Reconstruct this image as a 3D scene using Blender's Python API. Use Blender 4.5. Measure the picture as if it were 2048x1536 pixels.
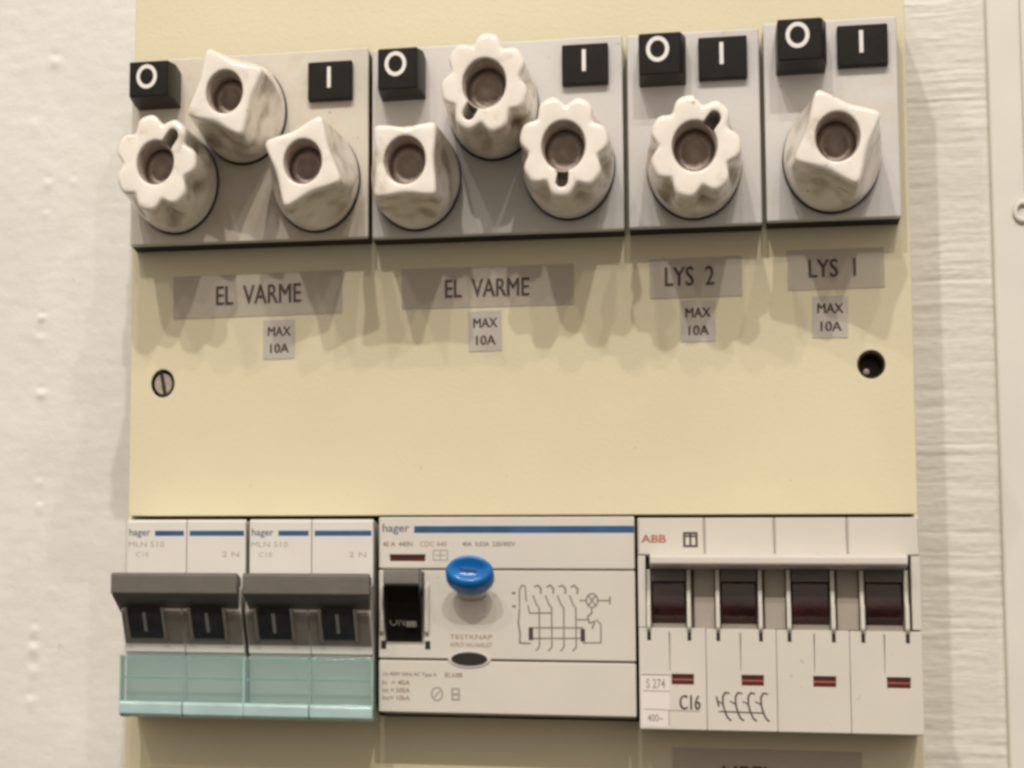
import bpy, bmesh, math, random
from mathutils import Vector, Matrix, noise
random.seed(4)
for o in list(bpy.data.objects): bpy.data.objects.remove(o)
SC = bpy.context.scene
COL = SC.collection
MM = 0.001
# ---------------------------------------------------------------- camera
# world: X right along the wall, Z up, -Y out of the wall; y = 0 is the cream front plate
cd = bpy.data.cameras.new('camera'); cam = bpy.data.objects.new('camera', cd); COL.objects.link(cam)
R = Matrix(((0.94076366, 0.01390507, 0.33877779), (0.33709995, -0.14571916, -0.9301234), (0.03643298, 0.98922827, -0.14177469)))
cam.matrix_world = Matrix.Translation(Vector((40.352, -750.772, -87.202)) * MM) @ R.to_4x4()
cd.sensor_width = 36; cd.lens = 95.0196; cd.shift_x = 0.78765; cd.shift_y = 0.041567
cd.clip_start = 0.02; cd.clip_end = 50
SC.camera = cam
# ---------------------------------------------------------------- room light and ceiling lamps
w = bpy.data.worlds.new('World'); SC.world = w; w.use_nodes = True
w.node_tree.nodes['Background'].inputs[0].default_value = (1.0, 0.86, 0.73, 1)
# a plain room: pale ceiling and walls above, darker floor below
wn = w.node_tree.nodes; wl = w.node_tree.links
wtc = wn.new('ShaderNodeTexCoord'); wsp = wn.new('ShaderNodeSeparateXYZ'); wmr = wn.new('ShaderNodeMapRange')
wmr.inputs['From Min'].default_value = -0.48; wmr.inputs['From Max'].default_value = 0.14
wmr.inputs['To Min'].default_value = 0.04; wmr.inputs['To Max'].default_value = 0.74; wmr.interpolation_type = 'SMOOTHSTEP'
wl.new(wtc.outputs['Generated'], wsp.inputs[0]); wl.new(wsp.outputs['Z'], wmr.inputs['Value']); wl.new(wmr.outputs[0], wn['Background'].inputs[1])
def lamp(lx, lz, power, t=2.2, r=0.022, col=(1, 0.935, 0.85)):
    L = bpy.data.lights.new('ceiling_lamp', 'POINT'); L.energy = power; L.shadow_soft_size = r; L.color = col
    o = bpy.data.objects.new('ceiling_lamp', L); COL.objects.link(o); o.location = (-lx * t, -t, lz * t + 0.07)
PW = 60.5
for lx, lz, k in ((-0.35, 0.92, .6), (-0.16, 0.77, 1.3), (0.0, 0.93, .6), (0.16, 0.77, 1.3), (0.36, 0.92, .6)):
    lamp(lx, lz, PW * k)
SC.view_settings.view_transform = 'Standard'; SC.view_settings.look = 'None'
SC.view_settings.exposure = 0; SC.view_settings.gamma = 1
SC.cycles.filter_width = 3.1
# ---------------------------------------------------------------- materials
def mat(name, c, rough=.5, var=.06, scale=120, bump=0.0, bscale=800, spec=.4, stain=None, st_lo=.55, st_hi=.72, st_scale=90, stretch=(1, 1, 1), metal=0):
    m = bpy.data.materials.new(name); m.use_nodes = True; nt = m.node_tree; N = nt.nodes; L = nt.links
    b = N['Principled BSDF']; b.inputs['Roughness'].default_value = rough; b.inputs['Specular IOR Level'].default_value = spec
    b.inputs['Metallic'].default_value = metal
    tc = N.new('ShaderNodeTexCoord'); mp = N.new('ShaderNodeMapping'); mp.inputs['Scale'].default_value = stretch
    L.new(tc.outputs['Object'], mp.inputs[0]); oi = N.new('ShaderNodeObjectInfo'); cm = N.new('ShaderNodeCombineXYZ')
    for q in (0, 1, 2): L.new(oi.outputs['Random'], cm.inputs[q])
    L.new(cm.outputs[0], mp.inputs['Location'])
    n = N.new('ShaderNodeTexNoise'); n.inputs['Scale'].default_value = scale; n.inputs['Detail'].default_value = 5
    L.new(mp.outputs[0], n.inputs[0])
    mx = N.new('ShaderNodeMix'); mx.data_type = 'RGBA'
    mx.inputs[6].default_value = (*[v * (1 - var) for v in c], 1); mx.inputs[7].default_value = (*[min(1, v * (1 + var)) for v in c], 1)
    rr = N.new('ShaderNodeValToRGB'); rr.color_ramp.elements[0].position = .3; rr.color_ramp.elements[1].position = .7
    L.new(n.outputs[0], rr.inputs[0]); L.new(rr.outputs[0], mx.inputs[0]); out = mx.outputs[2]
    if stain:
        n2 = N.new('ShaderNodeTexNoise'); n2.inputs['Scale'].default_value = st_scale; n2.inputs['Detail'].default_value = 6
        n2.inputs['Roughness'].default_value = .65; L.new(mp.outputs[0], n2.inputs[0])
        r2 = N.new('ShaderNodeValToRGB'); r2.color_ramp.elements[0].position = st_lo; r2.color_ramp.elements[1].position = st_hi
        r2.color_ramp.elements[1].color = (.8, .8, .8, 1)
        L.new(n2.outputs[0], r2.inputs[0])
        m2 = N.new('ShaderNodeMix'); m2.data_type = 'RGBA'; L.new(r2.outputs[0], m2.inputs[0]); L.new(out, m2.inputs[6])
        m2.inputs[7].default_value = (*stain, 1); out = m2.outputs[2]
    L.new(out, b.inputs['Base Color'])
    if bump:
        n3 = N.new('ShaderNodeTexNoise'); n3.inputs['Scale'].default_value = bscale; n3.inputs['Detail'].default_value = 4
        L.new(mp.outputs[0], n3.inputs[0]); bp = N.new('ShaderNodeBump'); bp.inputs['Strength'].default_value = bump
        bp.inputs['Distance'].default_value = .0006; L.new(n3.outputs[0], bp.inputs['Height']); L.new(bp.outputs[0], b.inputs['Normal'])
    return m
M = dict(
 wall=mat('white_wall_paint', (.715, .705, .685), .5, .045, 34, .6, 200, stain=(.66, .64, .59), st_lo=.5, st_hi=.8, st_scale=18),
 rough=mat('white_paint_on_rough_boards', (.70, .685, .64), .6, .05, 90, .5, 500, stretch=(.25, 1, 1), stain=(.66, .63, .565), st_lo=.52, st_hi=.75, st_scale=80),
 trim=mat('white_gloss_trim', (.69, .68, .635), .4, .03, 40, .1, 200),
 cream=mat('cream_enamel', (.68, .622, .435), .42, .03, 22, .12, 900, stain=(.64, .58, .39), st_lo=.5, st_hi=.85, st_scale=14),
 cover=mat('grey_module_plastic', (.60, .585, .57), .30, .05, 45, .1, 900, stain=(.56, .49, .38), st_lo=.56, st_hi=.75, st_scale=60),
 porcelain=mat('glazed_porcelain', (.83, .785, .715), .14, .05, 140, .14, 420, spec=.6, stain=(.40, .32, .20), st_lo=.56, st_hi=.74, st_scale=85),
 inner=mat('dull_fuse_ceramic', (.40, .33, .285), .22, .25, 260, .2, 1500),
 black=mat('black_plastic', (.011, .009, .008), .38, .2, 300, .08, 1500, spec=.14),
 dark=mat('dark_gap', (.02, .017, .013), .8, .1, 100),
 greylever=mat('grey_lever_plastic', (.125, .112, .098), .45, .08, 200, .1, 1200),
 white=mat('white_mark', (.75, .73, .70), .5, .02, 100),
 device=mat('device_ivory_plastic', (.66, .645, .60), .42, .025, 70, .06, 900),
 device2=mat('warm_ivory_plastic', (.615, .585, .525), .4, .025, 60, .06, 900),
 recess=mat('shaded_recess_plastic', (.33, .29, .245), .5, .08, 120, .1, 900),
 tape=mat('label_tape', (.56, .52, .48), .22, .05, 90, .12, 500),
 tapelight=mat('small_label_tape', (.57, .53, .48), .28, .05, 160, .12, 500),
 ink=mat('dark_brown_ink', (.055, .035, .03), .6, .1, 200),
 navy=mat('navy_print', (.015, .085, .22), .4, .25, 120),
 brandink=mat('navy_grey_print', (.10, .13, .19), .5, .2, 120),
 faint=mat('faint_grey_print', (.33, .30, .27), .5, .1, 200),
 brown=mat('brown_print', (.26, .13, .09), .5, .15, 200),
 red=mat('dark_red_window', (.085, .006, .004), .25, .3, 300),
 redink=mat('red_print', (.38, .14, .10), .5, .1, 200),
 blue=mat('blue_button_plastic', (.008, .15, .47), .2, .12, 150),
 steel=mat('worn_steel', (.36, .31, .25), .38, .2, 400, .2, 900, metal=.7),
 pale=mat('pale_label_paper', (.74, .68, .66), .5, .02, 100),
)
def tint(name, c, gl=.08, rough=.12):
    m = bpy.data.materials.new(name); m.use_nodes = True; nt = m.node_tree; N = nt.nodes; L = nt.links
    N.remove(N['Principled BSDF']); out = N['Material Output']
    t = N.new('ShaderNodeBsdfTransparent'); t.inputs[0].default_value = (*c, 1)
    g = N.new('ShaderNodeBsdfGlossy'); g.inputs['Roughness'].default_value = rough; g.inputs[0].default_value = (.9, .95, .95, 1)
    fr = N.new('ShaderNodeLayerWeight'); fr.inputs[0].default_value = .35
    n = N.new('ShaderNodeTexNoise'); n.inputs['Scale'].default_value = 300
    ad = N.new('ShaderNodeMath'); ad.operation = 'MULTIPLY_ADD'; ad.inputs[1].default_value = .6; ad.inputs[2].default_value = gl
    L.new(fr.outputs['Fresnel'], ad.inputs[0])
    x = N.new('ShaderNodeMixShader'); L.new(ad.outputs[0], x.inputs[0]); L.new(t.outputs[0], x.inputs[1]); L.new(g.outputs[0], x.inputs[2])
    d = N.new('ShaderNodeBsdfDiffuse'); d.inputs[0].default_value = (c[0] * .30, c[1] * .62, c[2] * .64, 1)
    y = N.new('ShaderNodeMixShader'); y.inputs[0].default_value = .11; L.new(x.outputs[0], y.inputs[1]); L.new(d.outputs[0], y.inputs[2])
    L.new(y.outputs[0], out.inputs[0]); return m
M['maroon'] = mat('dark_maroon_plastic', (.030, .009, .009), .2, .5, 160, .15, 500, spec=.6)
M['hole'] = mat('dark_brown_plastic', (.045, .027, .015), .4, .3, 300)
M['shadegrey'] = mat('shade_grey_plastic', (.235, .21, .18), .45, .12, 200, .1, 900)  # grey with the shade under the tie lever in it; window cheeks share it
M['greymark'] = mat('grey_mark', (.24, .235, .23), .5, .1, 200)
M['diagink'] = mat('grey_brown_print', (.20, .17, .145), .5, .2, 300)
M['lip'] = mat('aqua_highlight_plastic', (.40, .57, .565), .12, .12, 150, .1, 300, spec=.7)  # pale colour paints the bright highlight along the window's lower rim
M['cover_tan'] = mat('yellowed_module_plastic', (.60, .56, .485), .30, .06, 40, .1, 900, stain=(.50, .41, .27), st_lo=.52, st_hi=.75, st_scale=55)
M['drum'] = mat('slate_plastic', (.030, .031, .032), .4, .3, 260)
M['green'] = tint('green_clear_plastic', (.95, .99, .985))
M['greenedge'] = mat('green_plastic_edge', (.28, .46, .42), .2, .15, 200, spec=.6)
def see_through(key, amt):
    nt = M[key].node_tree; b = nt.nodes['Principled BSDF']; o = nt.nodes['Material Output']
    t = nt.nodes.new('ShaderNodeBsdfTransparent'); t.inputs[0].default_value = (.93, .91, .88, 1)
    x = nt.nodes.new('ShaderNodeMixShader'); x.inputs[0].default_value = amt
    nt.links.new(b.outputs[0], x.inputs[1]); nt.links.new(t.outputs[0], x.inputs[2]); nt.links.new(x.outputs[0], o.inputs[0])
see_through('tape', .48); see_through('tapelight', .15)
def specks(key, scale, thr, col, stretch=(1, 1, 1), amt=.6):
    nt = M[key].node_tree; N = nt.nodes; L = nt.links; b = N['Principled BSDF']; src = b.inputs['Base Color'].links[0].from_socket
    tc = N.new('ShaderNodeTexCoord'); mp = N.new('ShaderNodeMapping'); mp.inputs['Scale'].default_value = stretch; mp.inputs['Rotation'].default_value = (0, .35, 0)
    L.new(tc.outputs['Object'], mp.inputs[0]); oi = N.new('ShaderNodeObjectInfo'); cm = N.new('ShaderNodeCombineXYZ')
    for q in (0, 1, 2): L.new(oi.outputs['Random'], cm.inputs[q])
    L.new(cm.outputs[0], mp.inputs['Location'])
    n = N.new('ShaderNodeTexNoise'); n.inputs['Scale'].default_value = scale; n.inputs['Detail'].default_value = 3; L.new(mp.outputs[0], n.inputs[0])
    q = N.new('ShaderNodeMapRange'); q.inputs['From Min'].default_value = thr; q.inputs['From Max'].default_value = thr + .03; q.inputs['To Max'].default_value = amt; L.new(n.outputs[0], q.inputs['Value'])
    x = N.new('ShaderNodeMix'); x.data_type = 'RGBA'; L.new(q.outputs[0], x.inputs[0]); L.new(src, x.inputs[6]); x.inputs[7].default_value = (*col, 1); L.new(x.outputs[2], b.inputs['Base Color'])
specks('cream', 420, .755, (.36, .27, .15)); specks('cream', 160, .72, (.60, .52, .36), (1, 1, .08), .5)
specks('porcelain', 240, .69, (.27, .20, .12), amt=.6); specks('cover', 380, .72, (.33, .27, .19)); specks('cover_tan', 330, .70, (.36, .26, .14))
specks('device', 420, .74, (.40, .34, .25), amt=.5); specks('device2', 380, .73, (.40, .33, .24), amt=.5); specks('wall', 120, .74, (.52, .48, .41), amt=.4)
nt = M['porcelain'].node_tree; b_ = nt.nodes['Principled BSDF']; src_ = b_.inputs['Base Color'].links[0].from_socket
at_ = nt.nodes.new('ShaderNodeAttribute'); at_.attribute_name = 'brown_tint'; mg_ = nt.nodes.new('ShaderNodeMix'); mg_.data_type = 'RGBA'
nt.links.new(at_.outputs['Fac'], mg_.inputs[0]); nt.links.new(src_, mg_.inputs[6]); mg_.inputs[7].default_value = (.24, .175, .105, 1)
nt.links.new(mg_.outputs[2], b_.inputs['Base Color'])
# ---------------------------------------------------------------- helpers (all numbers in mm: x, z, d = distance out of the plate)
def tag(o, label=None, cat=None, group=None, kind=None):
    if label: o['label'] = label
    if cat: o['category'] = cat
    if group: o['group'] = group
    if kind: o['kind'] = kind
    return o
def thing(name, label, cat, x, z, d, group=None):
    o = bpy.data.objects.new(name, None); COL.objects.link(o); o.empty_display_size = .005
    o.location = (x * MM, -d * MM, z * MM); o['org'] = (x, z, d); tag(o, label, cat, group); return o
def org(o):
    while o is not None and 'org' not in o: o = o.parent
    return tuple(o['org']) if o is not None else (0, 0, 0)
class MB:
    def __init__(s): s.v = []; s.f = []
    def add(s, vs, fs):
        b = len(s.v); s.v += vs; s.f += [tuple(i + b for i in f) for f in fs]; return s
    def box(s, x0, x1, z0, z1, d0, d1):
        vs = [(x, z, d) for d in (d0, d1) for z in (z0, z1) for x in (x0, x1)]
        return s.add(vs, [(0, 1, 3, 2), (4, 6, 7, 5), (0, 4, 5, 1), (2, 3, 7, 6), (0, 2, 6, 4), (1, 5, 7, 3)])
    def prism(s, prof, x0, x1, t0=None, t1=None):      # prof: [(z, d)], extruded along x
        n = len(prof); t0 = t0 or [0] * n; t1 = t1 or [0] * n
        vs = [(x0 + t0[i], z, d) for i, (z, d) in enumerate(prof)] + [(x1 + t1[i], z, d) for i, (z, d) in enumerate(prof)]
        fs = [tuple(range(n)), tuple(range(2 * n - 1, n - 1, -1))] + [(i, i + n, (i + 1) % n + n, (i + 1) % n) for i in range(n)]
        return s.add(vs, fs)
    def rings(s, rings, cap0=True, cap1=True):
        n = len(rings[0]); vs = [p for r in rings for p in r]; fs = []
        for k in range(len(rings) - 1):
            for i in range(n): j = (i + 1) % n; fs.append((k * n + i, k * n + j, (k + 1) * n + j, (k + 1) * n + i))
        if cap0: fs.append(tuple(range(n - 1, -1, -1)))
        if cap1: fs.append(tuple((len(rings) - 1) * n + i for i in range(n)))
        return s.add(vs, fs)
    def disc(s, x, z, prof, rz=1.0, n=48):             # prof: [(radius, d)] lathe about the d axis, elliptical in z
        return s.rings([[(x + r * math.cos(a), z + r * rz * math.sin(a), d) for a in [2 * math.pi * i / n for i in range(n)]] for r, d in prof])
    def frame(s, x0, x1, z0, z1, wd, d0, d1):
        s.box(x0, x1, z1 - wd, z1, d0, d1); s.box(x0, x1, z0, z0 + wd, d0, d1)
        s.box(x0, x0 + wd, z0 + wd, z1 - wd, d0, d1); s.box(x1 - wd, x1, z0 + wd, z1 - wd, d0, d1); return s
    def line(s, pts, wd, d0, d1, closed=False):        # printed line
        P = [Vector(p) for p in pts]; m = len(P)
        for i in range(m if closed else m - 1):
            a, b = P[i], P[(i + 1) % m]; t = (b - a)
            if t.length < 1e-6: continue
            t.normalize(); q = Vector((-t.y, t.x)) * wd / 2; e = t * wd * .3
            c = [a - e + q, a - e - q, b + e - q, b + e + q]; dd = d1 + 0.002 * (i % 5)
            s.add([(p.x, p.y, d0) for p in c] + [(p.x, p.y, dd) for p in c], [(0, 1, 2, 3), (7, 6, 5, 4), (0, 4, 5, 1), (1, 5, 6, 2), (2, 6, 7, 3), (3, 7, 4, 0)])
        return s
    def rot(s, cx, cz, deg):
        c, n = math.cos(math.radians(deg)), math.sin(math.radians(deg))
        s.v = [(cx + (x - cx) * c - (z - cz) * n, cz + (x - cx) * n + (z - cz) * c, d) for x, z, d in s.v]; return s
    def build(s, name, m, parent=None, bevel=0, seg=2, smooth=False, label=None, kind=None):
        ox, oz, od = org(parent) if parent is not None else (0, 0, 0)
        me = bpy.data.meshes.new(name)
        me.from_pydata([((x - ox) * MM, -(d - od) * MM, (z - oz) * MM) for x, z, d in s.v], [], s.f)
        me.materials.append(M[m]); bm = bmesh.new(); bm.from_mesh(me); bmesh.ops.recalc_face_normals(bm, faces=bm.faces); bm.to_mesh(me); bm.free()
        o = bpy.data.objects.new(name, me); COL.objects.link(o)
        if parent is not None: o.parent = parent
        if smooth: me.shade_smooth()
        if bevel:
            b = o.modifiers.new('bevel', 'BEVEL'); b.width = bevel * MM; b.segments = seg; b.limit_method = 'ANGLE'; b.angle_limit = math.radians(35)
            me.shade_smooth(); wn = o.modifiers.new('wn', 'WEIGHTED_NORMAL'); wn.keep_sharp = False
        tag(o, label, None, None, kind); return o
def rect(x0, x1, z0, z1, r=0):
    if not r: return [(x0, z0), (x1, z0), (x1, z1), (x0, z1)]
    P = []
    for cx, cz, a in ((x1 - r, z0 + r, -90), (x1 - r, z1 - r, 0), (x0 + r, z1 - r, 90), (x0 + r, z0 + r, 180)):
        for k in range(6): t = math.radians(a + 18 * k); P.append((cx + r * math.cos(t), cz + r * math.sin(t)))
    return P
def oval(x, z, rx, rz, n=32): return [(x + rx * math.cos(2 * math.pi * i / n), z + rz * math.sin(2 * math.pi * i / n)) for i in range(n)]
def plate(name, m, outer, holes, d0, d1, parent, edge=.15, label=None):   # flat plate with holes, small rounded edge
    cu = bpy.data.curves.new(name, 'CURVE'); cu.dimensions = '2D'; cu.fill_mode = 'BOTH'
    cu.extrude = (d1 - d0) / 2 - edge; cu.bevel_depth = edge; cu.offset = -edge; cu.bevel_resolution = 2
    for P in [outer] + holes:
        sp = cu.splines.new('POLY'); sp.points.add(len(P) - 1); sp.use_cyclic_u = True
        for i, (x, z) in enumerate(P): sp.points[i].co = (x, z, 0, 1)
    t = bpy.data.objects.new(name, cu); COL.objects.link(t); dg = bpy.context.evaluated_depsgraph_get()
    me = bpy.data.meshes.new_from_object(t.evaluated_get(dg)); bpy.data.objects.remove(t)
    ox, oz, od = org(parent); mid = (d0 + d1) / 2
    for v in me.vertices: v.co = ((v.co.x - ox) * MM, -(v.co.z + mid - od) * MM, (v.co.y - oz) * MM)
    me.materials.clear(); me.materials.append(M[m]); me.name = name
    bm = bmesh.new(); bm.from_mesh(me); bmesh.ops.remove_doubles(bm, verts=bm.verts, dist=2e-6); bmesh.ops.recalc_face_normals(bm, faces=bm.faces); bm.to_mesh(me); bm.free()
    o = bpy.data.objects.new(name, me); COL.objects.link(o); o.parent = parent; tag(o, label); return o
def text(s, x0, x1, z0, z1, d, m, parent, off=0.0, name='lettering', spacing=1.0, rotdeg=0, bold=0):   # raised print fitted to a box
    cu = bpy.data.curves.new(name, 'FONT'); cu.body = s; cu.size = 1; cu.extrude = .01; cu.offset = off; cu.space_character = spacing
    cu.resolution_u = 3; cu.space_line = 1.0
    t = bpy.data.objects.new(name, cu); COL.objects.link(t); dg = bpy.context.evaluated_depsgraph_get()
    me = bpy.data.meshes.new_from_object(t.evaluated_get(dg)); bpy.data.objects.remove(t)
    xs = [v.co.x for v in me.vertices]; ys = [v.co.y for v in me.vertices]; zs = [v.co.z for v in me.vertices]
    ax, bx, ay, by = min(xs), max(xs), min(ys), max(ys); ox, oz, od = org(parent)
    c, n = math.cos(math.radians(rotdeg)), math.sin(math.radians(rotdeg)); cx, cz = (x0 + x1) / 2, (z0 + z1) / 2
    for v in me.vertices:
        X = x0 + (v.co.x - ax) / (bx - ax) * (x1 - x0) - cx; Z = z0 + (v.co.y - ay) / (by - ay) * (z1 - z0) - cz
        v.co = ((cx + X * c - Z * n - ox) * MM, -(d + (.03 if v.co.z > 0 else -.05) - od) * MM, (cz + X * n + Z * c - oz) * MM)
    if bold:
        bm = bmesh.new(); bm.from_mesh(me); ex = bmesh.ops.duplicate(bm, geom=bm.verts[:] + bm.edges[:] + bm.faces[:])
        for v in ex['geom']:
            if isinstance(v, bmesh.types.BMVert): v.co += Vector((bold * MM, .008 * MM, bold * .5 * MM))
        bm.to_mesh(me); bm.free()
    me.materials.clear(); me.materials.append(M[m]); o = bpy.data.objects.new(name, me); COL.objects.link(o); o.parent = parent; return o

# ---------------------------------------------------------------- setting: walls
WD = -58.0
def wall_mesh(name, m, x0, x1, z0, z1, sx, sz, fn):
    nx = int((x1 - x0) / sx) + 1; nz = int((z1 - z0) / sz) + 1
    vs = [(x0 + (x1 - x0) * i / (nx - 1), z0 + (z1 - z0) * j / (nz - 1)) for j in range(nz) for i in range(nx)]
    me = bpy.data.meshes.new(name)
    me.from_pydata([(x * MM, -(WD + fn(x, z)) * MM, z * MM) for x, z in vs], [], [(j * nx + i, j * nx + i + 1, (j + 1) * nx + i + 1, (j + 1) * nx + i) for j in range(nz - 1) for i in range(nx - 1)])
    me.materials.append(M[m]); me.shade_smooth(); o = bpy.data.objects.new(name, me); COL.objects.link(o); return tag(o, kind='structure')
drips = [(-144.8, 68.5, .8, 1.0), (-145.2, 62.0, .6, 1.3), (-144.5, 44.5, .7, 1.3), (-144.8, 17, .7, 1.2), (-144.4, 9.5, .9, 1.3), (-145, -28.5, .9, 1.4), (-145.4, -34, .8, 1.6),
         (-145.2, -41, .5, 1.8), (-146, -50, .6, 1.6), (-142, 150, .6, 1.6), (-143.5, 111, .5, 1.4), (-135.5, 111, .5, 1.2), (-144, 101, .4, 1.2), (-148, 130, .35, 2)]
def left_fn(x, z):
    h = .35 * noise.noise(Vector((x * .03, z * .04, 0))) + .05 * noise.noise(Vector((x * .12, z * .4, 4)))
    for a, b, k, r in drips:
        q = ((x - a) ** 2 + (z - b) ** 2 * .7) / r ** 2
        if q < 9: k *= .9 + .4 * math.sin(a * 9 + b * 3); h += k * math.exp(-q) * .75 - .5 * k * math.exp(-((x - a) ** 2 + (z - b - r * 1.5) ** 2) / (r * .8) ** 2)
    h += 0.0 * math.exp(-((x + 144.6) / 1.2) ** 2) * (noise.noise(Vector((0, z * .25, 9))) > -.1) * max(0, noise.noise(Vector((0, z * .25, 9))) + .1)
    return h
wall_mesh('wall', 'wall', -160, -96, -90, 185, .55, .55, left_fn)
wall_mesh('wall', 'wall', -420, -160.0, -300, 400, 6, 6, lambda x, z: .35 * noise.noise(Vector((x * .03, z * .04, 0))) if x < -161 else 0)
joints = [(134, .5), (123, .8), (104, .7), (84.5, .45), (72, .9), (50, .4), (26, .9), (1.5, .7), (-22, .5), (-36, .45), (-52, .5), (-64, .6)]
def right_fn(x, z):
    zz = z + .5 * noise.noise(Vector((x * .12, z * .05, 2)))
    h = .55 * noise.noise(Vector((x * .035, zz * .42, 0))) + .35 * noise.noise(Vector((x * .09, zz * 1.15, 7))) + .13 * noise.noise(Vector((x * .4, zz * 2.2, 3)))
    for j, k in joints: h -= k * math.exp(-((zz - j) / .5) ** 2) * (.45 + .55 * noise.noise(Vector((x * .2, j, 0))) + .2)
    m = max(0, min(1, .55 + 1.5 * noise.noise(Vector((x * .06, z * .035, 21)))))
    return h * (.14 + .40 * m) + .10 * noise.noise(Vector((x * .5, z * .5, 33)))
wall_mesh('wall', 'rough', 90, 125, -90, 185, .45, .45, right_fn)
wall_mesh('wall', 'rough', -96, 90, -90, 185, 6, 6, lambda x, z: 0)
t = MB().box(122.6, 240, -300, 400, WD - 2, WD + 3.2).build('door_casing', 'trim', None, bevel=.8, kind='structure')
tf = thing('latch_plate', 'white painted metal plate on the smooth trim, cut off by the right edge', 'fitting', 140, 120, WD + 3.2)
MB().box(131.0, 152, 96, 175, WD + 3.2, WD + 5.0).build('plate', 'trim', tf, bevel=.6)
sh = thing('screw_eye', 'small white painted ring screw on the trim at the right edge', 'hook', 130.3, 90, WD + 3.2)
rg = MB(); n1, n2 = 32, 10; vs = []; fs = []
for i in range(n1):
    a = 2 * math.pi * i / n1
    for j in range(n2):
        b = 2 * math.pi * j / n2; rr = 1.9 + .65 * math.cos(b); vs.append((130.2 + rr * math.cos(a), 90 + rr * 1.3 * math.sin(a), WD + 4.1 + .65 * math.sin(b)))
        fs.append((i * n2 + j, ((i + 1) % n1) * n2 + j, ((i + 1) % n1) * n2 + (j + 1) % n2, i * n2 + (j + 1) % n2))
rg.add(vs, fs).build('ring', 'trim', sh, smooth=True)
MB().disc(132.6, 90, [(1.3, WD + 3), (1.3, WD + 6), (.9, WD + 6.6)], 1, 20).build('shank', 'steel', sh, bevel=.2)

# ---------------------------------------------------------------- enclosure
EN = thing('fuse_box', 'cream painted metal fuse box on the white wall carrying fuses above and breakers below', 'fuse box', 0, 0, 0)
hole_s = [oval(-96.4, 37.6, 3.3, 4.0), oval(87.5, 39.0, 3.35, 3.75)]
plate('front_plate', 'cream', rect(-105.6, 97.6, 0.0, 160, .3), hole_s, -1.4, 0, EN, edge=.25)
plate('front_plate', 'cream', rect(-105.6, 97.6, -125, -54.3, .3), [], -1.4, 0, EN, edge=.25)
MB().box(-105.6, -104.6, -54.32, .02, -1.4, -.01).build('side_strip', 'cream', EN)
MB().box(96.7, 97.6, -54.32, .02, -1.4, -.01).build('side_strip', 'cream', EN)
sb = MB(); sb.box(-105.4, -104.2, -124.6, 159.6, WD + .2, -1.5); sb.box(96.2, 97.4, -124.6, 159.6, WD + .2, -1.5)
sb.box(-104.2, 96.2, 158.4, 159.6, WD + .2, -1.5); sb.box(-104.2, 96.2, -124.6, -123.4, WD + .2, -1.5)
sb.build('side_wall', 'cream', EN, bevel=.3)
MB().box(-104.0, 96.0, -123, 158, -24, -23).build('back_panel', 'dark', EN)
# left slotted screw
sc = MB(); rz = 1.2
sc.disc(-96.4, 37.6, [(2.75, -8), (2.75, -1.5), (2.4, -.95)], rz, 36)
s1 = sc.build('screw', 'steel', EN, smooth=False, label='slotted steel screw in the left hole of the cream plate')
MB().box(-96.9, -95.9, 34.0, 41.2, -2.2, -.9).rot(-96.4, 37.6, 10).build('slot', 'dark', s1)
cup = MB().disc(87.5, 39.0, [(3.3, -12), (3.3, -.8), (2.9, -.6), (2.75, -1.4), (2.6, -9), (.1, -9)], 1.12, 36)
s2 = cup.build('screw_socket', 'hole', EN, label='dark plastic socket in the right hole of the cream plate')
MB().disc(86.4, 37.4, [(.75, -9), (.75, -2.0), (.3, -1.6)], 1.1, 16).build('rim_chip', 'recess', s2)
# label tapes
def tape(x0, x1, z0, z1, txt, tb, rot=0, m='tape', d=.32, off=.012, lab=None, sp=1.0):
    o = MB().box(x0, x1, z0, z1, -.1, d).rot((x0 + x1) / 2, (z0 + z1) / 2, rot).build('label_strip', m, EN, bevel=.12, seg=1, label=lab)
    for (s, a, b, c, e) in txt: text(s, a, b, c, e, d, 'ink', o, off=0.0, rotdeg=rot, spacing=sp, bold=.2)
    return o
tape(-93.6, -46.9, 56.1, 68.3, [('EL  VARME', -81.6, -58.2, 59.6, 65.0)], None, .6, lab='grey label strip reading EL VARME under the left fuse cover')
tape(-30.8, 14.2, 56.9, 68.1, [('EL  VARME', -19.3, 2.6, 59.7, 64.7)], None, 0, lab='grey label strip reading EL VARME under the second fuse cover')
tape(33.6, 56.6, 57.9, 68.7, [('LYS  2', 37.4, 49.6, 61.1, 66.3)], None, .3, lab='grey label strip reading LYS 2')
tape(67.8, 91.2, 59.1, 69.8, [('LYS  1', 72.9, 84.2, 62.3, 67.1)], None, .3, lab='grey label strip reading LYS 1')
for x, z, r in ((-64.1, 49.4, 0), (-8.8, 50.3, .8), (45.5, 51.6, .4), (77.9, 51.8, -1)):
    tape(x - 4.3, x + 4.3, z - 5.6, z + 5.6, [('MAX', x - 3.1, x + 3.1, z + .9, z + 3.5), ('10A', x - 2.4, x + 2.6, z - 3.9, z - 1.3)], None, r, 'tapelight', .26, .02, lab='small label reading MAX 10A')
tape(37.6, 83, -75, -61.0, [('HPFI', 49.7, 60.2, -70.6, -65.4)], None, 0, lab='label strip under the right breaker, cut off by the bottom edge')

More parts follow.
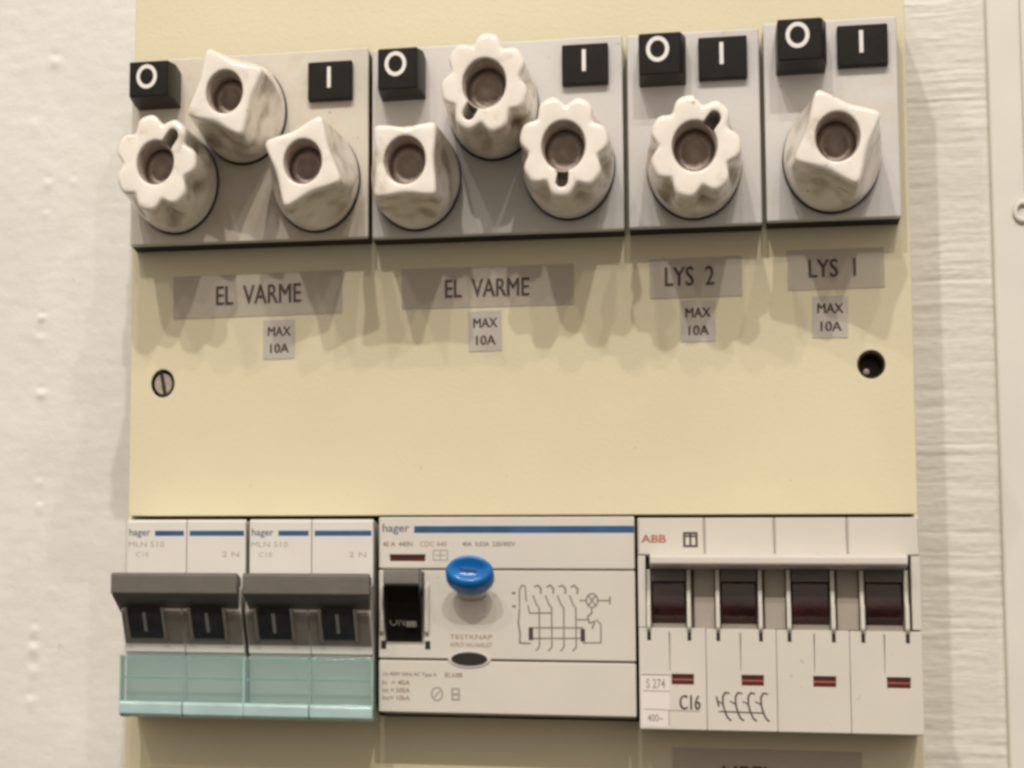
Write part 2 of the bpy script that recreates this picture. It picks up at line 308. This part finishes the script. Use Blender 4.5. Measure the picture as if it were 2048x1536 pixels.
# ---------------------------------------------------------------- fuse modules with their covers and buttons
CD = 10.0
def module(x0, x1, zt, zb, bo, bi, label, cm='cover'):
    T = thing('fuse_module', label, 'fuse module', (x0 + x1) / 2, (zt + zb) / 2, 0, 'fuse modules side by side across the cream plate')
    MB().box(x0, x1, zb, zt, 7.4, CD).build('cover', cm, T, bevel=.5, seg=3)
    MB().box(x0 + .12, x1 - .12, zb + .15, zt - .15, -.6, 7.5).build('cover_base', 'dark', T)
    # raised off button, leaning back a little towards its foot
    a, b, z0, z1, dt = bo; hb = 1.1
    o = MB()
    o.rings([[(a, z0, CD - .3), (b, z0, CD - .3), (b, z1, CD - .3), (a, z1, CD - .3)],
             [(a, z0, dt - 5.2), (b, z0, dt - 5.2), (b, z1, dt - 5.2), (a, z1, dt - 5.2)],
             [(a + .15, z0 + .2, dt), (b - 1.3, z0 + .2, dt), (b - 1.3, z1 - .2, dt), (a + .15, z1 - .2, dt)]])
    ob = o.build('off_button', 'black', T, bevel=.4, seg=2)
    cx = (a + b - 1.2) / 2 - .5; cz = z1 - 4.6; rx, rz2 = 2.85, 3.45
    mk = MB(); n = 40; ro = [(cx + rx * math.cos(2 * math.pi * i / n), cz + rz2 * math.sin(2 * math.pi * i / n)) for i in range(n)]
    ri = [(cx + rx * .66 * math.cos(2 * math.pi * i / n), cz + rz2 * .68 * math.sin(2 * math.pi * i / n)) for i in range(n)]
    mk.rings([[(x, z, dt - .1) for x, z in ri], [(x, z, dt + .08) for x, z in ri], [(x, z, dt + .08) for x, z in ro], [(x, z, dt - .1) for x, z in ro]], False, False)
    mk.build('off_mark', 'white', ob)
    a, b, z0, z1 = bi
    o2 = MB().box(a, b, z0, z1, CD - .3, CD + 2.6).build('on_button', 'black', T, bevel=.35, seg=2)
    c = (a + b) / 2 - .3
    MB().box(c - .55, c + .55, z1 - 7.6, z1 - 1.5, CD + 2.4, CD + 2.68).build('on_mark', 'white', o2, bevel=.2, seg=1)
    return T
module(-104.3, -38.75, 129.0, 75.4, (-102.6, -90.4, 114.4, 124.9, 24), (-54.9, -42.9, 114.0, 124.9), 'leftmost wide fuse module cover with three porcelain fuses, above the left EL VARME label', 'cover_tan')
module(-37.75, 27.55, 128.2, 75.0, (-35.2, -23.4, 113.2, 125.0, 22), (12.2, 24.0, 114.5, 125.6), 'second wide fuse module cover with three porcelain fuses, above the right EL VARME label')
module(28.7, 61.6, 127.9, 75.2, (31.7, 43.5, 113.3, 124.9, 22), (46.6, 58.6, 114.0, 125.4), 'narrow fuse module cover with one fluted fuse, above the LYS 2 label')
module(62.65, 94.9, 128.9, 75.6, (65.6, 77.6, 114.5, 125.9, 24), (80.5, 92.6, 115.4, 126.4), 'narrow fuse module cover with one square fuse, above the LYS 1 label')

# ---------------------------------------------------------------- porcelain fuse caps
SZ = 1.23
def cap(x, z, kind, ang, hole, label, face=42.0, lean=(0, 0)):
    sx, sz_ = lean[0], lean[1] - 2.3; z = z + 2.3
    T = thing('screw_fuse', label, 'fuse', x, z, CD, 'porcelain screw fuses on the fuse modules')
    n = 192; H0 = CD + .9; H1 = face; A0 = math.radians(ang); seed = random.random() * 50
    def cone(t): return 11.5 + .15 * math.sin(min(1, t * 2) * math.pi) - (.8 if kind == 'square' else .55) * t ** 2.4
    def rad(th, t):
        r = cone(t)
        if kind == 'square':
            u = max(0.0, (t - .10) / .90); p = 7.45 + 4.5 * (1 - u) ** 2.3 + .3 * u ** 7
            q = (th - A0 + math.pi / 4) % (math.pi / 2) - math.pi / 4
            f = p / math.cos(q) * (1 - .04 * math.cos(4 * q) * min(1, t * 1.6))
            r = (r ** -70 + f ** -70) ** (-1 / 70); r = min(r * 1.004, cone(t))
        else:
            g = min(1, max(0.0, (t - .34) / .2)); g = g * g * (3 - 2 * g) * (1.08 - .2 * t)
            q = (th - A0) * 7
            r -= 2.35 * g * ((1 - math.cos(q)) / 2) ** 2.1
        return r + .13 * noise.noise(Vector((math.cos(th) * 2 + seed, math.sin(th) * 2, t * 3)))
    TH = [2 * math.pi * i / n for i in range(n)]
    def ring(rf, d):
        t = (d - H0) / (H1 - H0)
        return [(x + rf(a) * math.cos(a) + sx * t, z + (rf(a) * math.sin(a)) * SZ + sz_ * t, d) for a in TH]
    R_ = [ring(lambda a: 10.6, H0 - .2), ring(lambda a: 11.2, H0), ring(lambda a: 11.5, H0 + .6)]
    m = 26
    for k in range(1, m + 1):
        t = k / m * .955
        R_.append(ring(lambda a: rad(a, t), H0 + t * (H1 - H0)))
    for k in range(1, 6):
        b = k / 5 * math.pi / 2; t = .955
        R_.append(ring(lambda a: rad(a, .955) - (1.15 if kind == 'square' else 1.25) * (1 - math.cos(b)), H0 + .955 * (H1 - H0) + .045 * (H1 - H0) * math.sin(b)))
    def hr(a):
        r = hole
        if kind != 'square':
            q = (a - A0 + math.pi) % (2 * math.pi) - math.pi
            if abs(q) < 1.2:
                L, w = 7.3, 1.6
                s = math.sin(abs(q)); c = math.cos(q)
                disc = w * w - (L * s) ** 2
                if disc > 0: r = max(r, L * c + math.sqrt(disc))
                elif s > 0: r = max(r, min(w / s, L * c) if w / s < L * c else r)
        return r
    for off, dd in ((.5, 0.0), (.22, -.08), (.05, -.3), (0, -.8)): R_.append(ring(lambda a: hr(a) + off, H1 + dd))
    for dd in (-3, -6, -12.5): R_.append(ring(lambda a: hr(a), H1 + dd))
    for k in (.6, .2): R_.append(ring(lambda a: hr(a) * k, H1 - 12.6))
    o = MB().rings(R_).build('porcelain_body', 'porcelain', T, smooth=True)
    ga = o.data.attributes.new('brown_tint', 'FLOAT', 'POINT')      # brown tint in the flutes and in patches on the facets
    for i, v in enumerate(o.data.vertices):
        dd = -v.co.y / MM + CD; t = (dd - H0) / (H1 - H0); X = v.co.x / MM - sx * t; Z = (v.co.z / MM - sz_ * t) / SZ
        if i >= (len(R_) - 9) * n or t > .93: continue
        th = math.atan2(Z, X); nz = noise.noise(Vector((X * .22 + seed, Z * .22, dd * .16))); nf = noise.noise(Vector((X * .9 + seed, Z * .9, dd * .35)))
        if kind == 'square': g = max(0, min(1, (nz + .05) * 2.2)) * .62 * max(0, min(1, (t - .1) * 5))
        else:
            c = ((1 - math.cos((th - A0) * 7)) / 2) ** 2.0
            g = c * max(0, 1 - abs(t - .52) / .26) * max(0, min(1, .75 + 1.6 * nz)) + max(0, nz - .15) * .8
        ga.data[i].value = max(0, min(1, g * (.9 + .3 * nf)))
    wd = MB(); wz = H1 - 12.5; prof = [(hole - .15, wz), (hole - .2, wz + 1.2), (hole - 1.5, wz + 2.6), (hole - 2.3, wz + 2.5), (hole - 2.6, wz + 1.0), (.2, wz + .9)]
    wd.disc(x + sx * .7, z + sz_ * .7, prof, SZ, 40).build('sight_window', 'inner', T, smooth=True)
    sl = []
    for k, dd in ((.0, -2.4), (-.35, -2.6), (-.4, -12.2)): sl.append(ring(lambda a: hole - .03 + k, H1 + dd))
    MB().rings(sl, False, False).build('inner_sleeve', 'inner', T, smooth=True)
    MB().disc(x, z, [(11.0, CD + .02), (11.8, CD + .05), (11.8, CD + .8), (10.6, CD + .95)], SZ, 64).build('base_ring', 'dark', T)
    return T
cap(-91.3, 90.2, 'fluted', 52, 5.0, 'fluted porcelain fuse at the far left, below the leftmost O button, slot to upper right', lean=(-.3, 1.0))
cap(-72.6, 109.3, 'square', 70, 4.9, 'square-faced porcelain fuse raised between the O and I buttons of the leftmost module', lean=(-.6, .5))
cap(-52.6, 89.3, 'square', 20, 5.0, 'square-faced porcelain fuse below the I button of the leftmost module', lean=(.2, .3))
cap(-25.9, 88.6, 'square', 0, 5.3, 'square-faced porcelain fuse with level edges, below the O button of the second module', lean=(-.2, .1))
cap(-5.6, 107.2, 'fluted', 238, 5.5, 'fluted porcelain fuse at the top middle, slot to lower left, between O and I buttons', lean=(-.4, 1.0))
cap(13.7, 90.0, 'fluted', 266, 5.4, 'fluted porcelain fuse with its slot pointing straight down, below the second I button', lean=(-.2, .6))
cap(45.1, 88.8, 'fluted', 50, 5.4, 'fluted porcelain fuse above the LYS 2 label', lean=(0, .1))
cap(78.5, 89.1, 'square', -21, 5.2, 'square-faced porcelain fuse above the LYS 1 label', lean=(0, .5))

# ---------------------------------------------------------------- two double-pole breakers
def mcb(x0, x1, label, ywin):
    B = thing('circuit_breaker', label, 'breaker', (x0 + x1) / 2, -30, 0, 'double breakers at the lower left')
    xm = (x0 + x1) / 2 + .2
    prof = [(-3.0, -12), (-3.0, 17.2), (-3.7, 18.0), (-20.5, 18.0), (-22.5, 24.8), (-29.4, 24.8), (-36.8, 18.6), (-39.2, 18.0), (-39.3, 16.2), (-55.8, 16.2), (-56.0, -12)]
    for a, b in ((x0, xm - .06), (xm + .06, x1)):
        MB().prism(prof, a, b).build('module_body', 'device', B, bevel=.25)
    for a, b in ((x0 + .25, xm - .3), (xm + .3, x1 - .25)):
        MB().prism([(-28.4, 24.6), (-29.2, 25.3), (-29.8, 25.1), (-36.9, 19.0), (-37.0, 18.2)], a, b).build('shade_insert', 'shadegrey', B, bevel=.15)  # added grey inserts, the lever's shade on the slanted face put into colour
    for a, b in ywin:       # curved black drum with a white stroke, in each body
        dr = []; k = 7
        p = [(-27.5, 20)] + [(-28.0 - 7.6 * i / k, 27.0 - 6.6 * i / k + .5 * math.sin(math.pi * i / k)) for i in range(k + 1)] + [(-35.6, 16)]
        o = MB().prism(p, a, b).build('rocker_drum', 'drum', B, bevel=.15)
        c = (a + b) / 2
        q = [(-29.2 - 4.8 * i / 4, 27.0 - 6.6 * (1.2 + 4.8 * i / 4) / 7.6 + .62) for i in range(5)]
        MB().prism(q + [(zz, dd - .3) for zz, dd in q[::-1]], c - .5, c + .4).build('on_mark', 'greymark', o)
        MB().prism([(-28, 25.3), (-28, 27.9), (-36.2, 20.6), (-36.2, 18.6)], b + .25, b + 1.1).build('window_cheek', 'shadegrey', B, bevel=.2)
        MB().prism([(-28, 25.3), (-28, 27.9), (-36.2, 20.6), (-36.2, 18.6)], a - 1.1, a - .25).build('window_cheek', 'shadegrey', B, bevel=.2)
    tx0, tx1 = (x0 - 1.5 if x0 < -90 else x0 + .3), (x1 - .05 if x0 < -90 else x1 + .6)
    tp = [(-18.9, 19), (-18.9, 31.4), (-19.5, 32.2), (-24.5, 32.2), (-29.0, 22.5), (-29.0, 19)]
    lv = MB().prism(tp, tx0, tx1, [.9, 0, 0, 0, .8, .9], [-.9, 0, 0, 0, -.8, -.9]).build('tie_lever', 'greylever', B, bevel=.35, seg=2)
    # print
    text('hager', x0 + .6, x0 + 6.4, -8.1, -5.6, 18, 'brandink', B, .015)
    for a, b in ((x0 + 7.7, xm - .8), (xm + .8, x1 - .5)):
        MB().box(a, b, -7.55, -6.15, 17.9, 18.05).build('stripe', 'navy', B)
    text('MLN 510', x0 + .5, x0 + 10.2, -10.6, -9.1, 18, 'faint', B)
    text('C10', x0 + 2.5, x0 + 6, -13.3, -12, 18, 'faint', B)
    text('2 N', x1 - 6.3, x1 - 1.8, -13.3, -11.9, 18, 'faint', B)
    # green tinted label holder
    gx0, gx1 = x0 - .7, x1 + .3
    for a, b in ((gx0, xm - .12), (xm + .12, gx1)):
        g = MB(); g.box(a, b, -52.6, -40.4, 21.2, 21.8)
        g.build('label_window', 'green', B, bevel=.15)
        MB().box(a, b, -41.1, -40.4, 16.3, 21.15).build('window_edge', 'green', B, bevel=.1)
        MB().prism([(-52.7, 21.8), (-53.4, 22.6), (-56.2, 22.4), (-56.9, 21.0), (-56.9, 16.5), (-55.9, 16.5), (-53.6, 20.8), (-52.7, 21.2)], a, b).build('window_lip', 'lip', B, bevel=.3)
        MB().box(a + .5, b - .5, -46.7, -46.1, 20.7, 21.1).build('window_rib', 'greenedge', B)
        MB().box(a + .2, b - .2, -52.9, -52.55, 20.4, 21.1).build('window_rib', 'greenedge', B)
    MB().box(gx0 - .1, gx0 + .35, -56.2, -40.5, 16.4, 21.9).build('window_side', 'greenedge', B, bevel=.1)
    MB().box(gx1 - .35, gx1 + .1, -56.2, -40.5, 16.4, 21.9).build('window_side', 'greenedge', B, bevel=.1)
    MB().box(xm - .1, xm + .1, -55.8, -40.8, 20.2, 21.6).build('window_divider', 'greenedge', B)
    return B
mcb(-102.4, -70.1, 'double breaker at the far lower left with green tinted label window', [(-100.2, -91.6), (-83.1, -75.2)])
mcb(-69.1, -36.5, 'double breaker with green tinted label window, next to the residual current device', [(-65.6, -57.4), (-48.8, -41.0)])

# ---------------------------------------------------------------- residual current device
Q = thing('residual_current_device', 'wide ivory device with a blue test button and printed wiring diagram', 'breaker', -3, -28, 0)
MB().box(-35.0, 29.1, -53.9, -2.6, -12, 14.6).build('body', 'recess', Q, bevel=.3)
plate('upper_front', 'device2', rect(-35.2, 29.2, -16.0, -2.3, .4), [rect(-32.4, -23.3, -14.1, -12.3)], 14.4, 16.0, Q, edge=.3)
plate('middle_front', 'device2', rect(-35.2, 29.2, -39.75, -16.45, .2), [rect(-33.7, -23.6, -36.3, -16.9, .4)], 14.4, 16.05, Q, edge=.2)
plate('lower_front', 'device2', rect(-35.2, 29.2, -54.0, -40.3, .4), [], 14.4, 16.0, Q, edge=.3)
MB().box(-32.5, -23.2, -14.3, -12.1, 14.3, 15.0).build('status_window', 'red', Q)
text('hager', -34.3, -27.3, -7.0, -4.1, 16, 'brandink', Q, .015)
MB().box(-26.1, 29.1, -6.55, -4.75, 15.9, 16.06).build('stripe', 'navy', Q)
text('40 A', -34.2, -31.0, -10.2, -8.9, 16, 'brown', Q, .02); text('440N', -30.1, -26.6, -10.2, -8.9, 16, 'ink', Q)
text('CDC 440', -24.6, -17.8, -10.2, -8.9, 16, 'brown', Q)
text('40A  0,03A  230/400V', -13.8, -.4, -10.3, -8.9, 16, 'ink', Q)
sq = MB(); sq.line([(-21.2, -13.8), (-17.6, -13.8), (-17.6, -11.2), (-21.2, -11.2)], .25, 15.95, 16.05, True); sq.line([(-20.6, -12.5), (-18.2, -12.5)], .25, 15.95, 16.04); sq.line([(-19.4, -11.3), (-19.4, -13.6)], .22, 15.95, 16.06)
sq.build('approval_mark', 'faint', Q)
# lever: grey lit cap, black front with ribs, side guards
MB().prism([(-16.8, 16), (-16.8, 25), (-17.5, 25.7), (-21.1, 26.2), (-21.4, 24.5), (-23.0, 14)], -33.1, -23.9).build('lever', 'greylever', Q, bevel=.3)
MB().prism([(-21.45, 13), (-21.45, 24.3), (-24, 21.5), (-30, 18), (-35.4, 14.8), (-35.6, 12)], -33.3, -24.2).build('lever_front', 'black', Q, bevel=.2)
text('ON', -32.2, -28.3, -31.4, -29.3, 18.0, 'greylever', Q)
MB().box(-28.1, -25.3, -31.8, -29.4, 16.5, 17.9).build('lever_rib', 'greylever', Q, bevel=.2)
for a in (-34.9, -23.4):
    MB().prism([(-19.5, 15.5), (-21, 18.2), (-25, 18.8), (-33, 17.5), (-34, 15.5)], a, a + 1.1).build('lever_guard', 'device2', Q, bevel=.3)
for a in (-34.6, -23.3): MB().box(a, a + 1.3, -37.4, -35.2, 15.6, 16.12).build('guard_notch', 'dark', Q)
# blue oval button on its collar
cx, cz = -11.4, -22.2
col_ = MB().rings([[(cx + r * math.cos(a), cz + k + r * .62 * math.sin(a), d) for a in [2 * math.pi * i / 40 for i in range(40)]] for r, k, d in ((4.0, 0, 15.8), (3.9, .3, 18), (3.8, 1.0, 23.0))])
col_.build('button_stem', 'device2', Q, smooth=True)
bt = MB().rings([[(cx + .2 + r * math.cos(a), cz + k + r * e * math.sin(a), d) for a in [2 * math.pi * i / 48 for i in range(48)]] for r, k, e, d in
    ((5.0, 1.8, .62, 21.5), (5.8, 2.5, .66, 22.2), (6.1, 2.9, .68, 24.0), (6.0, 4.4, .66, 27.2), (5.5, 4.9, .64, 27.9), (4.6, 4.9, .60, 27.9), (3.6, 4.8, .50, 27.0), (.4, 4.8, .5, 26.8))])
bo = bt.build('test_button', 'blue', Q, smooth=True)
MB().box(cx - 2.3, cx + 1.9, cz + 4.4, cz + 5.3, 26.5, 27.15).rot(cx, cz + 4.8, -8).build('button_mark', 'navy', bo, bevel=.15)
text('TESTKNAP', -17.0, -6.3, -34.6, -33.4, 16.05, 'brown', Q); text('AFPROV HALVAARLIGT', -17.0, -6.3, -36.7, -35.5, 16.05, 'brown', Q)
MB().disc(-12.1, -39.9, [(5.4, 14.4), (5.4, 16.1), (5.1, 16.35), (4.6, 16.35), (4.5, 15.2), (4.5, 14.5)], .42, 48).build('screw_cover', 'device2', Q)
MB().disc(-12.1, -39.85, [(4.5, 14.5), (4.45, 16.38), (3.9, 16.42)], .36, 48).build('screw_slot', 'dark', Q)
text('Un 400V 50Hz AC Type A', -34.2, -20.4, -44.8, -43.5, 16, 'ink', Q); text('IEC 61008', -18.3, -13.9, -44.7, -43.4, 16, 'brown', Q, .02)
for k, s in enumerate(('In  = 40A', 'Im = 500A', 'Inc= 10kA')): text(s, -34.3, -27.2, -46.9 - 2.0 * k, -45.6 - 2.0 * k, 16, 'brown', Q, .01)
gm = MB(); gm.line(oval(-20.3, -49.1, 1.35, 1.7, 20), .45, 15.9, 16.03, True); gm.line([(-20.9, -49.9), (-19.7, -48.4)], .4, 15.9, 16.04)
gm.frame(-16.7, -14.5, -50.7, -47.4, .5, 15.9, 16.04); gm.box(-16.2, -15.0, -49.4, -48.8, 15.9, 16.03); gm.build('approval_mark', 'faint', Q)
# wiring diagram, printed lines
D1 = 16.1; D0 = 15.9; wd_ = MB(); lw = .34
for x in (5.4, 8.5, 11.5, 14.5):
    wd_.line([(x - 1.0, -20.7), (x - .2, -20.3), (x + .6, -21.2), (x + .5, -22.4)], lw * 1.3, D0, D1)
    wd_.line([(x - 1.4, -23.0), (x - .6, -25.2), (x + .1, -26.2), (x + .1, -36.3), (x - .7, -37.3)], lw, D0, D1 + .01)
wd_.line([(3.6, -31.4), (16.3, -31.3)], lw, D0, D1 + .02); wd_.line([(3.6, -34.2), (16.3, -34.0)], lw, D0, D1 + .02)
wd_.line([(-1.1, -22.4), (-.6, -22.4)], .6, D0, D1); wd_.line([(-1.1, -25.9), (-.5, -25.9)], .6, D0, D1)
wd_.line([(.6, -26), (.6, -21.6), (1.2, -20.3), (2.0, -20.6), (2.3, -24.5)], lw, D0, D1)
wd_.line([(.6, -26.5), (.3, -30), (.7, -33), (.6, -35.4), (3.2, -35.5)], lw * 1.2, D0, D1)
wd_.line([(3.0, -27.6), (8.4, -27.5)], lw, D0, D1 + .03); wd_.line([(2.7, -25.6), (3.1, -27.5)], lw, D0, D1)
wd_.line([(16.3, -35.2), (20.7, -35.1), (20.7, -30.3), (19.6, -29.2)], lw, D0, D1)
wd_.line(oval(18.6, -24.2, 1.4, 1.8, 16), lw, D0, D1, True); wd_.line([(17.8, -25.4), (19.4, -23)], lw, D0, D1); wd_.line([(17.8, -23), (19.4, -25.4)], lw, D0, D1 + .02)
wd_.line([(15.6, -24.2), (17, -24.2)], lw, D0, D1); wd_.line([(20.2, -24.2), (23, -24.2), (23, -23.2), (23, -25.1)], lw, D0, D1)
wd_.line([(18.5, -26), (18.5, -27.3)], lw, D0, D1); wd_.line([(18.5, -27.4), (17.5, -28.4), (17.9, -30), (19.2, -29.6), (18.6, -31.4)], lw * 1.2, D0, D1)
wd_.line([(14.9, -29.2), (17.3, -29.2)], lw, D0, D1)
wd_.build('wiring_diagram', 'diagink', Q)
MB().box(2.85, 3.95, -34.6, -31.3, D0, D1 + .08).box(15.7, 16.8, -34.8, -31.6, D0, D1 + .08).build('diagram_blocks', 'ink', Q)

# ---------------------------------------------------------------- four-pole breaker on the right
A = thing('circuit_breaker', 'wide four-pole breaker at the lower right with four dark levers and red windows', 'breaker', 63, -30, 0)
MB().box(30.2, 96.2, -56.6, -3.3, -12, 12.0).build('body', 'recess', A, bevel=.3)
xs = [29.95, 46.1, 62.75, 79.8, 96.4]
ya = [37.3, 54.2, 71.5, 87.7]
for i in range(4):
    a, b = xs[i], xs[i + 1]
    plate('module_front', 'device2', rect(a + .05, b - .05, -12.6, -2.9, .3), [], 12, 18, A, edge=.35)
    rx = [(37.75, 43.1), (54.4, 59.65), (71.2, 76.5), (88.15, 93.55)][i]
    plate('lower_front', 'device2', rect(a + .05, b - .05, -57.0, -31.2 - .1 * i, .25), [rect(rx[0], rx[1], -45.6, -42.9), rect(ya[i], ya[i] + .16, -42.0, -32.3)], 12, 18, A, edge=.15)
    MB().box(rx[0] - .2, rx[1] + .2, -45.8, -42.7, 15.5, 17.4).build('status_window', 'red', A)
    MB().box(rx[0], rx[1], -44.45, -44.15, 17.3, 17.5).build('status_line', 'redink', A)
lv4 = [(33.3, 41.3), (49.9, 58.3), (66.7, 75.3), (83.8, 92.3)]
for i, (a, b) in enumerate(lv4):
    MB().prism([(-16.5, 11), (-16.5, 15.0), (-19, 14.2), (-23.5, 15.4), (-27, 15.0), (-30.2, 12.8), (-30.8, 11)], a, b).build('lever', 'maroon', A, bevel=.3, seg=2)
    MB().prism([(-16, 11), (-16, 15.8), (-19, 16.2), (-19, 11)], a, b).build('lever_root', 'greylever', A)
    MB().prism([(-29.6, 11), (-29.8, 14.6), (-31.6, 17.2), (-31.9, 11)], a - .1, b + .1).build('lever_sill', 'recess', A, bevel=.15)
    for c in (a - 1.35, b + .35):
        MB().prism([(-16, 11), (-16, 16.0), (-24.0, 17.0), (-25.2, 18.7), (-31.0, 19.2), (-31.9, 18.6), (-31.9, 11)], c, c + 1.0).build('lever_guard', 'device2', A, bevel=.25)
        MB().box(c + .05, c + .95, -34.4, -32.2, 17.4, 18.06).build('guard_notch', 'dark', A)
for a, b in ((43.4, 48.4), (60.2, 65.2), (77.2, 82.3)):
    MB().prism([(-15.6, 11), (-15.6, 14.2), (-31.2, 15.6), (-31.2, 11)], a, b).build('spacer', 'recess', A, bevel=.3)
MB().box(29.95, 31.8, -31.1, -12.7, 12, 17.95).build('side_cheek', 'device2', A, bevel=.2)
MB().box(94.3, 96.4, -31.1, -12.7, 12, 17.95).build('side_cheek', 'device2', A, bevel=.2)
MB().prism([(-12.7, 12.4), (-12.7, 23.4), (-13.5, 24.4), (-15.3, 24.4), (-15.8, 23.6), (-15.9, 12.4)], 32.9, 93.2).build('tie_bar', 'device2', A, bevel=.35, seg=3)
text('ABB', 30.8, 36.9, -9.4, -7.3, 18, 'redink', A, .03)
ms = MB(); ms.frame(41.0, 44.5, -10.5, -6.6, .55, 17.9, 18.06); ms.box(42.5, 43.0, -9.9, -7.1, 17.9, 18.05); ms.box(41.6, 43.9, -7.9, -7.4, 17.9, 18.07); ms.build('approval_mark', 'ink', A)
MB().box(30.4, 37.2, -56.3, -42.8, 17.9, 18.04).build('rating_label', 'pale', A)
lb = MB(); lb.line([(30.6, -43.2), (37.2, -43.2)], .4, 18, 18.07); lb.line([(31, -47.3), (37.2, -47.4)], .25, 18, 18.07); lb.line([(31, -52.0), (44.3, -52.3)], .25, 18, 18.07); lb.line([(37.0, -52.2), (37.0, -56)], .25, 18, 18.08)
lb.build('label_rules', 'faint', A)
text('S 274', 31.6, 36.2, -46.7, -44.2, 18.04, 'faint', A, .02); text('400~', 31.8, 35.6, -55.2, -53.2, 18.04, 'faint', A, .02)
text('C16', 39.5, 44.4, -52.0, -48.3, 18, 'ink', A, 0, bold=.2)
cs = MB()
for k, x in enumerate((50.2, 53.2, 56.2, 59.2)):
    cs.line([(x + 1.2, -47.6), (x + .3, -47.4), (x - .3, -48.4), (x - .3, -50.4), (x + .2, -52.4), (x + .8, -53.8), (x + 1.5, -54.4)], .42, 17.9, 18.06)
    cs.line([(x - 1.6, -49.6), (x - .3, -50.3)], .3, 17.9, 18.08)
cs.line([(49.0, -52.2), (59.6, -52.4)], .3, 17.9, 18.1); cs.line([(48.4, -48.6), (48.9, -50.9)], .4, 17.9, 18.06); cs.build('contact_symbol', 'ink', A)
